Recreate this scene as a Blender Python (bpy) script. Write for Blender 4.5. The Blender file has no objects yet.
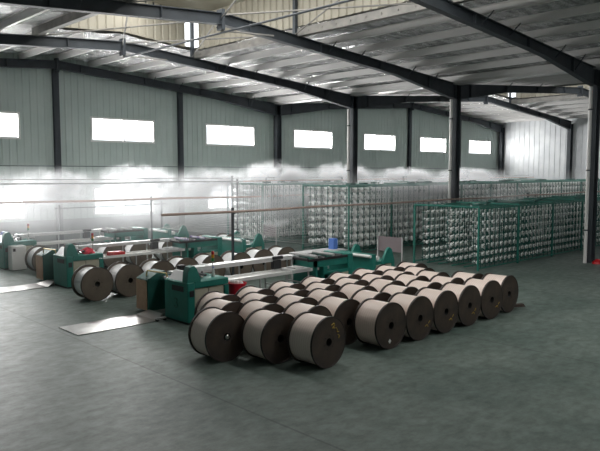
import bpy, math, random
from mathutils import Vector, Matrix, noise
random.seed(7)
R = math.radians
sc = bpy.context.scene
col = sc.collection

# ---------------------------------------------------------------- camera
cd = bpy.data.cameras.new('camera'); cam = bpy.data.objects.new('camera', cd); col.objects.link(cam)
cd.sensor_width = 36; cd.lens = 651.5 / 600 * 36; cd.clip_end = 300; cd.clip_start = .05
cam.location = (0, 0, 3.4); cam.rotation_euler = (R(90) - math.atan(54.5 / 651.5), 0, R(-43.7))
sc.camera = cam
# ---------------------------------------------------------------- sky, exposure
w = bpy.data.worlds.new('world'); sc.world = w; w.use_nodes = True
bg = w.node_tree.nodes['Background']; bg.inputs[0].default_value = (.90, .95, 1, 1); bg.inputs[1].default_value = 2.2
sc.view_settings.view_transform = 'Standard'; sc.view_settings.look = 'None'
sc.view_settings.gamma = 1; sc.view_settings.exposure = 0.5
try: sc.view_settings.use_curve_mapping = False
except Exception: pass
sc.cycles.max_bounces = 8; sc.cycles.diffuse_bounces = 4; sc.cycles.glossy_bounces = 4
sc.cycles.transparent_max_bounces = 24; sc.cycles.volume_bounces = 1; sc.cycles.volume_step_rate = 1.0
sc.cycles.sample_clamp_indirect = 6
WALL_Y = 27.75; X0 = -.6; XV = 24.5; XE = 49.3; YB = -14.0
RIDGES = (11.95, 36.9); MON = 3.1; MON_END = 21.8
UPPER = [(6.6, 10.42), (13.57, 16.8), (19.81, 23.05), (26.0, 29.25), (32.2, 35.45), (38.25, 41.5), (44.6, 47.85)]
LOWER = [(7.4, 10.5), (13.6, 16.7), (19.85, 21.75)]
UZ = (4.74, 5.8); LZ = (1.42, 2.65)
BEHIND = [(3, 6.5), (9, 12.5), (15, 18.5), (28, 31.5), (34, 37.5), (40, 43.5)]       # windows in the wall behind the camera

def area(name, loc, rot, sx, sy, power, color=(1, 1, 1), spread=180):
    l = bpy.data.lights.new(name, 'AREA'); l.shape = 'RECTANGLE'; l.size = sx; l.size_y = sy
    l.energy = power; l.color = color; l.spread = R(spread)
    o = bpy.data.objects.new(name, l); col.objects.link(o); o.location = loc; o.rotation_euler = rot
    return o
DAY = (1.0, .985, .965)
KW = 62.0      # W per square metre of window
for x0, x1 in UPPER:
    area('daylight_upper_window', ((x0 + x1) / 2, WALL_Y + .32, sum(UZ) / 2), (R(-90), 0, 0), x1 - x0, UZ[1] - UZ[0], 1.45 * KW * (x1 - x0) * 1.06, DAY)
for x0, x1 in LOWER:
    area('daylight_lower_window', ((x0 + x1) / 2, WALL_Y + .32, sum(LZ) / 2), (R(-90), 0, 0), x1 - x0, LZ[1] - LZ[0], KW * (x1 - x0) * 1.2, DAY)
for x0, x1 in BEHIND:
    area('daylight_rear_window', ((x0 + x1) / 2, YB - .3, 5.3), (R(90), 0, 0), x1 - x0, 1.2, 6 * (x1 - x0), DAY)
# daylight entering the open left side of each roof monitor, and lamps over an added ridge slot
for rx, pw, pt in ((RIDGES[0], 80, 135), (RIDGES[1], 40, 35)):
    for y in (18, 12, 6, 0):
        area('daylight_roof_monitor', (rx - MON - .25, y + .5, 8.95), (0, R(-90), 0), .7, 5.6, pw, (1, .97, .90))
        area('added_ridge_slot_light', (rx, y + .5, 9.98), (0, 0, 0), .8, 5.6, pt, (1, .97, .93))  # added lamp above an invented slot, sends light straight down to the floor

# ---------------------------------------------------------------- materials
def nodes(m): return m.node_tree.nodes, m.node_tree.links
def mat(name, c, rough=.6, metal=0, var=None, scale=6, bump=0, bscale=40, stretch=None, spec=.5, ramp=(.35, .68)):
    """plain or two-tone noisy principled material"""
    m = bpy.data.materials.new(name); m.use_nodes = True
    n, l = nodes(m); p = n['Principled BSDF']
    p.inputs['Base Color'].default_value = (*c, 1); p.inputs['Roughness'].default_value = rough
    p.inputs['Metallic'].default_value = metal; p.inputs['Specular IOR Level'].default_value = spec
    tc = n.new('ShaderNodeTexCoord'); mp = n.new('ShaderNodeMapping'); l.new(tc.outputs['Object'], mp.inputs[0])
    if stretch: mp.inputs['Scale'].default_value = stretch
    if var:
        t = n.new('ShaderNodeTexNoise'); t.inputs['Scale'].default_value = scale; t.inputs['Detail'].default_value = 6
        l.new(mp.outputs[0], t.inputs[0]); r = n.new('ShaderNodeValToRGB')
        r.color_ramp.elements[0].position = ramp[0]; r.color_ramp.elements[1].position = ramp[1]
        r.color_ramp.elements[0].color = (*c, 1); r.color_ramp.elements[1].color = (*var, 1)
        l.new(t.outputs[0], r.inputs[0]); l.new(r.outputs[0], p.inputs['Base Color'])
    if bump:
        t = n.new('ShaderNodeTexNoise'); t.inputs['Scale'].default_value = bscale; t.inputs['Detail'].default_value = 4
        l.new(mp.outputs[0], t.inputs[0]); b = n.new('ShaderNodeBump'); b.inputs['Strength'].default_value = bump
        b.inputs['Distance'].default_value = .05 if bscale > 5 else .30
        l.new(t.outputs[0], b.inputs['Height']); l.new(b.outputs[0], p.inputs['Normal'])
    return m
M = {}
M['wall'] = mat('painted_wall_sheet', (.42, .49, .463), .6, var=(.465, .535, .505), scale=.8)
M['wall_white'] = mat('bare_galvanised_sheet', (.55, .57, .59), .55, .2, var=(.68, .70, .71), scale=1.2)
M['plinth'] = mat('grey_rendered_plinth', (.20, .21, .215), .85, var=(.27, .28, .28), scale=2)
M['steel'] = mat('dark_slate_steel', (.036, .043, .051), .6, .05, var=(.05, .06, .07), scale=2)
M['purlin'] = mat('galvanised_purlin', (.62, .61, .60), .42, .2)
M['curb'] = mat('dull_galvanised_curb', (.17, .165, .155), .6, .2, var=(.25, .24, .22), scale=3)
M['foil'] = mat('foil_insulation', (.95, .95, .95), .24, .75, var=(.38, .38, .39), scale=1.9, bump=1.0, bscale=5, stretch=(.8, 2.6, 1), ramp=(.42, .62))  # light and dark streaks in the colour imitate reflections in wrinkled foil
M['roofsheet'] = mat('cream_ribbed_sheet', (.31, .29, .235), .6, var=(.37, .345, .28), scale=1)
M['winframe'] = mat('white_window_frame', (.72, .72, .70), .4)
M['green'] = mat('green_machine_paint', (.012, .17, .135), .42, var=(.016, .20, .16), scale=5, bump=.03)
M['green_d'] = mat('dark_green_paint', (.010, .085, .070), .5, var=(.014, .10, .08), scale=5)
M['rackgreen'] = mat('green_creel_paint', (.015, .15, .115), .45)
M['beige'] = mat('beige_panel_paint', (.42, .40, .31), .5, var=(.47, .45, .35), scale=4)
M['tan'] = mat('tan_timber_panel', (.58, .37, .25), .6, var=(.66, .43, .30), scale=9)
M['white'] = mat('white_enamel', (.80, .80, .78), .3)
M['pale'] = mat('pale_grey_metal', (.66, .66, .66), .35, .3)
M['chrome'] = mat('polished_steel', (.70, .70, .70), .2, 1)
M['plate'] = mat('steel_floor_plate', (.55, .54, .53), .3, .9, var=(.40, .39, .38), scale=3)
M['black'] = mat('black_rubber', (.015, .015, .017), .5)
M['rust'] = mat('brown_rusted_flange', (.036, .027, .022), .65, .1, var=(.070, .048, .033), scale=3.5, bump=.08)
M['rust2'] = mat('dull_bronze_flange', (.14, .11, .085), .6, .15, var=(.19, .15, .115), scale=3, bump=.05)
M['rim'] = mat('dark_flange_rim', (.04, .032, .028), .5, .3)
M['hole'] = mat('black_bore', (.008, .008, .008), .8)
M['pink'] = mat('faded_pink_pipe', (.66, .42, .35), .5, var=(.56, .33, .25), scale=3)
M['brown'] = mat('brown_pipe', (.36, .25, .21), .55, var=(.44, .34, .29), scale=3)
M['greypipe'] = mat('grey_pipe', (.42, .42, .42), .5)
M['pvc'] = mat('white_pvc', (.66, .65, .63), .4)
M['red'] = mat('red_plastic', (.50, .012, .018), .35)
M['redcloth'] = mat('red_cloth', (.62, .02, .05), .8)
M['amber'] = mat('amber_lens', (.75, .32, .02), .3)
M['lensgreen'] = mat('green_lens', (.03, .22, .06), .3)
M['blue'] = mat('blue_plastic', (.10, .22, .62), .4)
M['board'] = mat('purplish_grey_board', (.20, .165, .175), .6)
M['bucketred'] = mat('crimson_plastic', (.62, .01, .03), .35)
M['tube'] = mat('grey_card_tube', (.22, .19, .17), .7)
M['wood'] = mat('dark_timber', (.05, .035, .028), .8)
M['yellow'] = mat('ochre_chalk', (.40, .27, .06), .9)
M['paper'] = mat('white_paper', (.7, .7, .68), .8)
M['brass'] = mat('brass_tube', (.55, .42, .18), .4, .7)
M['purple'] = mat('violet_yarn_cones', (.16, .11, .30), .7, var=(.75, .74, .78), scale=9)

def yarn_mat(name, c, c2, freq, bumpy):
    m = bpy.data.materials.new(name); m.use_nodes = True; n, l = nodes(m); p = n['Principled BSDF']
    p.inputs['Roughness'].default_value = .42
    tc = n.new('ShaderNodeTexCoord'); wv = n.new('ShaderNodeTexWave'); wv.bands_direction = 'Y'
    wv.inputs['Scale'].default_value = freq; wv.inputs['Distortion'].default_value = 1.5; wv.inputs['Detail'].default_value = 2
    l.new(tc.outputs['Object'], wv.inputs[0]); mx = n.new('ShaderNodeMix'); mx.data_type = 'RGBA'
    mx.inputs[6].default_value = (*c, 1); mx.inputs[7].default_value = (*c2, 1)
    l.new(wv.outputs[0], mx.inputs[0]); l.new(mx.outputs[2], p.inputs['Base Color'])
    b = n.new('ShaderNodeBump'); b.inputs['Strength'].default_value = bumpy; b.inputs['Distance'].default_value = .01
    l.new(wv.outputs[0], b.inputs['Height']); l.new(b.outputs[0], p.inputs['Normal'])
    return m
M['yarn'] = yarn_mat('wound_beige_tape', (.71, .59, .53), (.79, .67, .605), 6, .12)
M['yarnwhite'] = yarn_mat('wound_white_tape', (.74, .74, .74), (.80, .80, .80), 6, .1)
M['bobbin'] = yarn_mat('white_bobbin_yarn', (.86, .87, .86), (.90, .90, .89), 30, .05)

# painted floor: green-grey, joints, scuffs
def floor_mat():
    m = bpy.data.materials.new('green_painted_concrete'); m.use_nodes = True; n, l = nodes(m); p = n['Principled BSDF']
    tc = n.new('ShaderNodeTexCoord')
    a = n.new('ShaderNodeTexNoise'); a.inputs['Scale'].default_value = .45; a.inputs['Detail'].default_value = 8; a.inputs['Roughness'].default_value = .65
    l.new(tc.outputs['Object'], a.inputs[0]); r = n.new('ShaderNodeValToRGB')
    r.color_ramp.elements[0].position = .3; r.color_ramp.elements[1].position = .75
    r.color_ramp.elements[0].color = (.074, .112, .098, 1); r.color_ramp.elements[1].color = (.19, .235, .21, 1)
    l.new(a.outputs[0], r.inputs[0])
    f = n.new('ShaderNodeTexNoise'); f.inputs['Scale'].default_value = 5; f.inputs['Detail'].default_value = 8; f.inputs['Roughness'].default_value = .7
    mf = n.new('ShaderNodeMapping'); mf.inputs['Scale'].default_value = (.7, 1.0, 1); l.new(tc.outputs['Object'], mf.inputs[0]); l.new(mf.outputs[0], f.inputs[0])
    r2 = n.new('ShaderNodeValToRGB'); r2.color_ramp.elements[0].position = .3; r2.color_ramp.elements[1].position = .8
    r2.color_ramp.elements[0].color = (.50, .50, .50, 1); r2.color_ramp.elements[1].color = (1.35, 1.35, 1.35, 1)
    l.new(f.outputs[0], r2.inputs[0])
    mu = n.new('ShaderNodeMix'); mu.data_type = 'RGBA'; mu.blend_type = 'MULTIPLY'; mu.inputs[0].default_value = 1
    l.new(r.outputs[0], mu.inputs[6]); l.new(r2.outputs[0], mu.inputs[7])
    br = n.new('ShaderNodeTexBrick'); br.offset = 0; br.inputs['Scale'].default_value = 1
    br.inputs['Brick Width'].default_value = 5.9; br.inputs['Row Height'].default_value = 60.0; br.inputs['Mortar Size'].default_value = .02
    br.inputs['Color1'].default_value = (1, 1, 1, 1); br.inputs['Color2'].default_value = (.96, .96, .96, 1); br.inputs['Mortar'].default_value = (.45, .45, .45, 1)
    mpb = n.new('ShaderNodeMapping'); mpb.inputs['Location'].default_value = (.2, 30, 0); l.new(tc.outputs['Object'], mpb.inputs[0]); l.new(mpb.outputs[0], br.inputs[0])
    mu2 = n.new('ShaderNodeMix'); mu2.data_type = 'RGBA'; mu2.blend_type = 'MULTIPLY'; mu2.inputs[0].default_value = .8
    l.new(mu.outputs[2], mu2.inputs[6]); l.new(br.outputs[0], mu2.inputs[7]); l.new(mu2.outputs[2], p.inputs['Base Color'])
    rr = n.new('ShaderNodeMapRange'); rr.inputs[3].default_value = .62; rr.inputs[4].default_value = .36
    l.new(f.outputs[0], rr.inputs[0]); l.new(rr.outputs[0], p.inputs['Roughness'])
    b = n.new('ShaderNodeBump'); b.inputs['Strength'].default_value = .08; b.inputs['Distance'].default_value = .02
    l.new(f.outputs[0], b.inputs['Height']); l.new(b.outputs[0], p.inputs['Normal'])
    return m
M['floor'] = floor_mat()

def volume_mat(name, density, scale, lo, hi, fall=True, aniso=.35, color=(.97, .98, 1)):
    m = bpy.data.materials.new(name); m.use_nodes = True; n, l = nodes(m)
    n.remove(n['Principled BSDF']); v = n.new('ShaderNodeVolumePrincipled')
    v.inputs['Color'].default_value = (*color, 1); v.inputs['Anisotropy'].default_value = aniso
    tc = n.new('ShaderNodeTexCoord')
    t = n.new('ShaderNodeTexNoise'); t.inputs['Scale'].default_value = scale; t.inputs['Detail'].default_value = 5; t.inputs['Roughness'].default_value = .6
    l.new(tc.outputs['Object'], t.inputs[0])
    mr = n.new('ShaderNodeMapRange'); mr.inputs[1].default_value = lo; mr.inputs[2].default_value = hi
    mr.inputs[3].default_value = 0; mr.inputs[4].default_value = density; l.new(t.outputs[0], mr.inputs[0])
    src = mr.outputs[0]
    if fall:   # thins towards the edge of the plume
        g = n.new('ShaderNodeTexCoord'); mp = n.new('ShaderNodeMapping'); mp.inputs['Location'].default_value = (-1, -1, -1); mp.inputs['Scale'].default_value = (2, 2, 2)
        l.new(g.outputs['Generated'], mp.inputs[0]); ln = n.new('ShaderNodeVectorMath'); ln.operation = 'LENGTH'; l.new(mp.outputs[0], ln.inputs[0])
        m2 = n.new('ShaderNodeMapRange'); m2.interpolation_type = 'SMOOTHSTEP'; m2.inputs[1].default_value = 1.0; m2.inputs[2].default_value = .15
        m2.inputs[3].default_value = 0; m2.inputs[4].default_value = 1; l.new(ln.outputs['Value'], m2.inputs[0])
        mm = n.new('ShaderNodeMath'); mm.operation = 'MULTIPLY'; l.new(src, mm.inputs[0]); l.new(m2.outputs[0], mm.inputs[1]); src = mm.outputs[0]
    l.new(src, v.inputs['Density']); l.new(v.outputs[0], n['Material Output'].inputs['Volume'])
    return m
M['soft'] = volume_mat('soft_mist', 2.0, .9, .36, .66)
M['mist'] = volume_mat('humidifier_mist', 7.0, 1.7, .46, .68)

# ---------------------------------------------------------------- mesh builder
class MB:
    def __init__(s): s.v = []; s.f = []; s.mi = []; s.sm = []
    def add(s, vs, fs, mi=0, smooth=False):
        o = len(s.v); s.v += [tuple(v) for v in vs]
        for f in fs: s.f.append(tuple(i + o for i in f)); s.mi.append(mi); s.sm.append(smooth)
        return s
    def box(s, x0, x1, y0, y1, z0, z1, mi=0, bev=0):
        if x0 > x1: x0, x1 = x1, x0
        if y0 > y1: y0, y1 = y1, y0
        if z0 > z1: z0, z1 = z1, z0
        b = min(bev, (x1 - x0) * .4, (y1 - y0) * .4)
        if b > 0:      # corners chamfered in plan, and a chamfered top
            P = [(x0 + b, y0), (x1 - b, y0), (x1, y0 + b), (x1, y1 - b), (x1 - b, y1), (x0 + b, y1), (x0, y1 - b), (x0, y0 + b)]
            cx, cy = (x0 + x1) / 2, (y0 + y1) / 2
            tt = [(cx + (x - cx) * (1 - 2 * b / (x1 - x0)), cy + (y - cy) * (1 - 2 * b / (y1 - y0))) for x, y in P]
            vs = [(x, y, z0) for x, y in P] + [(x, y, z1 - b) for x, y in P] + [(x, y, z1) for x, y in tt]
            fs = [tuple(range(7, -1, -1)), tuple(range(16, 24))]
            for k in (0, 8):
                for i in range(8): fs.append((k + i, k + (i + 1) % 8, k + 8 + (i + 1) % 8, k + 8 + i))
            return s.add(vs, fs, mi)
        vs = [(x0, y0, z0), (x1, y0, z0), (x1, y1, z0), (x0, y1, z0), (x0, y0, z1), (x1, y0, z1), (x1, y1, z1), (x0, y1, z1)]
        return s.add(vs, [(3, 2, 1, 0), (4, 5, 6, 7), (0, 1, 5, 4), (1, 2, 6, 5), (2, 3, 7, 6), (3, 0, 4, 7)], mi)
    def prism(s, pts, axis, a0, a1, mi=0):
        """pts: outline in the plane across axis; x -> (y,z), y -> (x,z), z -> (x,y)"""
        def P(p, a): return {'x': (a, p[0], p[1]), 'y': (p[0], a, p[1]), 'z': (p[0], p[1], a)}[axis]
        n = len(pts); vs = [P(p, a0) for p in pts] + [P(p, a1) for p in pts]
        return s.add(vs, [tuple(range(n)), tuple(range(2 * n - 1, n - 1, -1))] + [(i, i + n, (i + 1) % n + n, (i + 1) % n) for i in range(n)], mi)
    def tube(s, a, b, r, r2=None, n=10, mi=0, caps=True, smooth=True):
        a = Vector(a); b = Vector(b); r2 = r if r2 is None else r2
        d = (b - a).normalized(); u = d.orthogonal().normalized(); w_ = d.cross(u)
        vs = [a + (u * math.cos(t) + w_ * math.sin(t)) * r for t in (2 * math.pi * i / n for i in range(n))]
        vs += [b + (u * math.cos(t) + w_ * math.sin(t)) * r2 for t in (2 * math.pi * i / n for i in range(n))]
        s.add(vs, [(i, (i + 1) % n, (i + 1) % n + n, i + n) for i in range(n)], mi, smooth)
        if caps: s.add(vs, [tuple(range(n - 1, -1, -1)), tuple(range(n, 2 * n))], mi)
        return s
    def path(s, pts, r, n=8, mi=0):
        for a, b in zip(pts, pts[1:]): s.tube(a, b, r, n=n, mi=mi)
        return s
    def lathe(s, prof, axis='y', n=32, mi=0, loc=(0, 0, 0), smooth=True, mis=None):
        """prof: (radius, along); rings joined in order"""
        o = len(s.v)
        for r, a in prof:
            for i in range(n):
                t = 2 * math.pi * i / n; c, d = r * math.cos(t), r * math.sin(t)
                p = {'y': (c, a, d), 'z': (c, d, a), 'x': (a, c, d)}[axis]
                s.v.append((p[0] + loc[0], p[1] + loc[1], p[2] + loc[2]))
        for k in range(len(prof) - 1):
            for i in range(n):
                s.f.append((o + k * n + i, o + k * n + (i + 1) % n, o + (k + 1) * n + (i + 1) % n, o + (k + 1) * n + i))
                s.mi.append(mis[k] if mis else mi); s.sm.append(smooth)
        return s
    def build(s, name, mats, parent=None, loc=(0, 0, 0)):
        me = bpy.data.meshes.new(name); me.from_pydata(s.v, [], s.f)
        if not isinstance(mats, (list, tuple)): mats = [mats]
        for m in mats: me.materials.append(M[m] if isinstance(m, str) else m)
        me.polygons.foreach_set('material_index', s.mi); me.polygons.foreach_set('use_smooth', s.sm)
        me.update()
        import bmesh
        bm = bmesh.new(); bm.from_mesh(me); bmesh.ops.recalc_face_normals(bm, faces=bm.faces); bm.to_mesh(me); bm.free()
        try: me.set_sharp_from_angle(angle=R(38))
        except Exception: pass
        o = bpy.data.objects.new(name, me); col.objects.link(o); o.location = loc
        if parent: o.parent = parent
        return o
def tag(o, label=None, cat=None, group=None, kind=None):
    if label: o['label'] = label
    if cat: o['category'] = cat
    if group: o['group'] = group
    if kind: o['kind'] = kind
    return o
def empty(name, loc, label, cat, group=None, rz=0):
    o = bpy.data.objects.new(name, None); col.objects.link(o); o.location = loc; o.rotation_euler.z = rz
    o.empty_display_size = .2
    return tag(o, label, cat, group)
def copy_tree(o, parent=None):
    c = o.copy(); col.objects.link(c)
    if parent: c.parent = parent
    for ch in list(o.children): copy_tree(ch, c)
    return c
def struct(name, mb, m, parent=None, label=None):
    o = mb.build(name, m, parent); return tag(o, label, None, None, 'structure')

# ---------------------------------------------------------------- the hall
f = MB(); f.add([(X0 - .3, YB - .3, 0), (XE + .3, YB - .3, 0), (XE + .3, WALL_Y + .3, 0), (X0 - .3, WALL_Y + .3, 0), (X0 - .3, YB - .3, -.2), (XE + .3, YB - .3, -.2), (XE + .3, WALL_Y + .3, -.2), (X0 - .3, WALL_Y + .3, -.2)],
      [(0, 1, 2, 3), (7, 6, 5, 4), (0, 4, 5, 1), (1, 5, 6, 2), (2, 6, 7, 3), (3, 7, 4, 0)])
struct('floor', f, 'floor', label='dark green painted concrete floor with joints')

def roof_top(x):
    """underside of the roof sheeting"""
    rx = RIDGES[0] if x < XV else RIDGES[1]
    return 8.34 - .0755 * abs(x - rx)

def wall_with_holes(name, xa, xb, ztop, holes, y0, y1, mtl, rib, ribside, label, along='x'):
    """wall in the plane y (or x); ztop(x); holes = (x0,x1,z0,z1)"""
    mb = MB()
    def P(a, t, z): return (a, t, z) if along == 'x' else (t, a, z)
    xs = sorted({xa, xb} | {h[0] for h in holes} | {h[1] for h in holes} | {x for x in (RIDGES[0], XV, RIDGES[1]) if along == 'x' and xa < x < xb})
    zt = 1.3
    def quadbox(a0, a1, z0, z1a, z1b, mi):
        if a1 - a0 < 1e-4: return
        vs = [P(a0, y0, z0), P(a1, y0, z0), P(a1, y1, z0), P(a0, y1, z0), P(a0, y0, z1a), P(a1, y0, z1b), P(a1, y1, z1b), P(a0, y1, z1a)]
        mb.add(vs, [(3, 2, 1, 0), (4, 5, 6, 7), (0, 1, 5, 4), (1, 2, 6, 5), (2, 3, 7, 6), (3, 0, 4, 7)], mi)
    for a, b in zip(xs, xs[1:]):
        hs = sorted((h[2], h[3]) for h in holes if h[0] <= a + 1e-6 and h[1] >= b - 1e-6)
        quadbox(a, b, 0, zt, zt, 1); z = zt
        for h0, h1 in hs: quadbox(a, b, z, h0, h0, 0); z = h1
        quadbox(a, b, z, ztop(a), ztop(b), 0)
    a = xa + .12
    while a < xb - .1:
        hs = sorted((h[2] - .02, h[3] + .02) for h in holes if h[0] - .05 <= a <= h[1] + .05)
        z = zt; segs = []
        for h0, h1 in hs: segs.append((z, h0)); z = h1
        segs.append((z, ztop(a) - .01))
        d = ribside * .022
        yy = y0 if ribside < 0 else y1
        for z0, z1 in segs:
            if z1 - z0 < .05: continue
            pts = [(a - .045, yy), (a - .025, yy + d), (a + .025, yy + d), (a + .045, yy)]
            if along == 'x': mb.prism(pts, 'z', z0, z1, 0)
            else: mb.prism([(q, p) for p, q in pts], 'z', z0, z1, 0)
        a += rib
    return struct(name, mb, [mtl, 'plinth'], label=label)
holes = [(a, b, *UZ) for a, b in UPPER] + [(a, b, *LZ) for a, b in LOWER]
wall_with_holes('wall_back', X0, XE, roof_top, holes, WALL_Y, WALL_Y + .15, 'wall', .30, -1, 'pale green ribbed sheet wall with a row of bright windows')
wall_with_holes('wall_right', YB, WALL_Y, lambda a: roof_top(XE), [], XE, XE + .15, 'wall_white', .42, -1, 'bare silvery ribbed sheet wall', along='y')
wall_with_holes('wall_left', YB, WALL_Y, lambda a: roof_top(X0), [], X0 - .15, X0, 'wall', .5, 1, None, along='y')
wall_with_holes('wall_front', X0, XE, roof_top, [(a, b, 4.7, 5.9) for a, b in BEHIND], YB - .15, YB, 'wall', .5, 1, None)

def window(n, x0, x1, z0, z1):
    r = MB(); y0, y1 = WALL_Y - .03, WALL_Y + .10; t = .06
    r.box(x0 - .03, x1 + .03, y0, y1, z0 - .03, z0 + t); r.box(x0 - .03, x1 + .03, y0, y1, z1 - t, z1 + .03)
    r.box(x0 - .03, x0 + t, y0, y1, z0 + t, z1 - t); r.box(x1 - t, x1 + .03, y0, y1, z0 + t, z1 - t)
    xm = (x0 + x1) / 2; r.box(xm - .03, xm + .03, y0, y1 - .02, z0 + t, z1 - t)
    return struct('window_%d' % n, r, 'winframe', label='white framed two-pane strip window glowing with daylight')
n = 0
for a, b in UPPER: n += 1; window(n, a, b, *UZ)
for a, b in LOWER: n += 1; window(n, a, b, *LZ)

# foil-lined roof slopes, sagging a little between the purlins
def slope(name, xa, xb, ya, yb, step, label):
    mb = MB(); nx = max(2, int(abs(xb - xa) / .18)); ny = int((yb - ya) / .45)
    for i in range(nx + 1):
        x = xa + (xb - xa) * i / nx
        for j in range(ny + 1):
            y = ya + (yb - ya) * j / ny
            u = (x / 1.5) % 1.0
            sag = -.055 * math.sin(math.pi * u) * (.6 + .8 * noise.noise((x * .6, y * .5, 1)))
            sag += .03 * noise.noise((x * 2.2, y * .9, 5))
            mb.v.append((x, y, roof_top(x) + sag * (0 if i in (0, nx) else 1)))
    for i in range(nx):
        for j in range(ny):
            a = i * (ny + 1) + j; mb.f.append((a, a + ny + 1, a + ny + 2, a + 1)); mb.mi.append(0); mb.sm.append(True)
    # outer sheeting just above gives the roof its thickness
    o = len(mb.v)
    mb.v += [(xa, ya, roof_top(xa) + .12), (xb, ya, roof_top(xb) + .12), (xb, yb, roof_top(xb) + .12), (xa, yb, roof_top(xa) + .12)]
    mb.f.append((o, o + 1, o + 2, o + 3)); mb.mi.append(1); mb.sm.append(False)
    return struct(name, mb, ['foil', 'roofsheet'], label=label)
for rx, a, b in ((RIDGES[0], X0, XV), (RIDGES[1], XV, XE)):
    slope('ceiling', a, rx - MON, YB, MON_END, 0, 'silver foil lined roof slope'); slope('ceiling', rx + MON, b, YB, MON_END, 0, 'silver foil lined roof slope')
    slope('ceiling', a, rx, MON_END, WALL_Y + .1, 0, 'silver foil lined roof slope'); slope('ceiling', rx, b, MON_END, WALL_Y + .1, 0, 'silver foil lined roof slope')

# portal frames: columns, tapered rafters
FRAMES = (27.45, 21.8, 15.9, 10.0, 4.1, -1.8, -7.7, -13.6)
def rb(x):     # rafter underside
    rx, d = (RIDGES[0], 12.5) if x < XV else (RIDGES[1], 12.4)
    u = abs(x - rx); top = 8.06 - .0755 * u
    return top - (.34 + max(0, u - 8.2) / 4.3 * .34)
def rafter(xa, xb, y):
    mb = MB(); n = 12; fl = .11
    xs = [xa + (xb - xa) * i / n for i in range(n + 1)]
    def strip(lo, hi, hw):
        o = len(mb.v)
        for x in xs:
            mb.v.extend([(x, y - hw, lo(x)), (x, y + hw, lo(x)), (x, y + hw, hi(x)), (x, y - hw, hi(x))])
        for i in range(n):
            for k in range(4): mb.f.append((o + i * 4 + k, o + i * 4 + (k + 1) % 4, o + i * 4 + 4 + (k + 1) % 4, o + i * 4 + 4 + k)); mb.mi.append(0); mb.sm.append(False)
        mb.f.append((o, o + 1, o + 2, o + 3)); mb.f.append(tuple(o + n * 4 + k for k in (3, 2, 1, 0))); mb.mi += [0, 0]; mb.sm += [False, False]
    top = lambda x: 8.34 - .28 - .0755 * abs(x - (RIDGES[0] if x < XV else RIDGES[1]))
    strip(lambda x: rb(x), lambda x: rb(x) + .022, fl); strip(lambda x: top(x) - .022, top, fl); strip(lambda x: rb(x) + .02, lambda x: top(x) - .02, .012)
    for i in range(1, n, 3): x = xs[i]; mb.box(x - .01, x + .01, y - fl * .95, y + fl * .95, rb(x) + .02, top(x) - .02)
    return mb
def splice(mb, x, y):      # bolted end plates at the ridge
    mb.box(x - .05, x + .05, y - .14, y + .14, rb(x) - .16, rb(x) + .44)
    for s in (-1, 1):
        for k in range(4): mb.tube((x - .09, y + s * .09, rb(x) - .08 + k * .14), (x + .09, y + s * .09, rb(x) - .08 + k * .14), .018, n=6)
def column(x, y, zt, hw=.2, gable=False):
    mb = MB(); d = hw; h = .14
    mb.box(x - d, x + d, y - h, y + h, 0, .03)
    mb.box(x - d, x - d + .02, y - h, y + h, .03, zt); mb.box(x + d - .02, x + d, y - h, y + h, .03, zt); mb.box(x - d + .02, x + d - .02, y - .012, y + .012, .03, zt)
    return struct('column', mb, 'steel', label='dark steel column')
for y in FRAMES:
    for k, (a, b) in enumerate(((X0 + .1, RIDGES[0]), (RIDGES[0], XV), (XV, RIDGES[1]), (RIDGES[1], XE - .1))):
        mb = rafter(a, b, y)
        if k % 2 == 0: splice(mb, b, y)
        struct('beam', mb, 'steel', label='dark steel roof rafter')
    column(XV, y, rb(XV) + .6, .17); column(X0 + .2, y, rb(X0) + .5); column(XE - .2, y, rb(XE) + .5)
for x in (5.9, RIDGES[0], 18.2, 30.8, RIDGES[1], 43.1):
    mb = MB(); y = WALL_Y - .12; zt = rb(x) + .1
    mb.box(x - .12, x + .12, y - .10, y - .085, 0, zt); mb.box(x - .12, x + .12, y + .065, y + .08, 0, zt); mb.box(x - .01, x + .01, y - .085, y + .065, 0, zt)
    struct('column', mb, 'steel', label='dark steel wind column on the back wall')
# purlins running the length of the hall
k = 0
for rx, a, b in ((RIDGES[0], X0, XV), (RIDGES[1], XV, XE)):
    x = math.ceil(a / 1.5) * 1.5
    while x < b:
        y1 = WALL_Y - .02
        inside = abs(x - rx) < MON + .1
        y0 = MON_END + .02 if inside else YB + .05
        z1 = roof_top(x) - .035; mb = MB()
        mb.box(x - .008, x + .008, y0, y1, z1 - .22, z1); mb.box(x - .07, x, y0, y1, z1 - .012, z1); mb.box(x, x + .07, y0, y1, z1 - .22, z1 - .208)
        struct('purlin', mb, 'purlin', label='galvanised roof purlin').hide_render = False
        x += 1.5
# knee braces from the rafters up to the purlins
for y in FRAMES[:4]:
    for x in (7.5, 16.5, 18.0, 21.0, 22.5, 28.5, 31.5, 42):
        for s in (1,):
            mb = MB(); mb.tube((x, y - .1, rb(x) + .12), (x, y - .45, roof_top(x) - .2), .02, n=6)
            struct('brace', mb, 'steel', label='thin steel knee brace')
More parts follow.
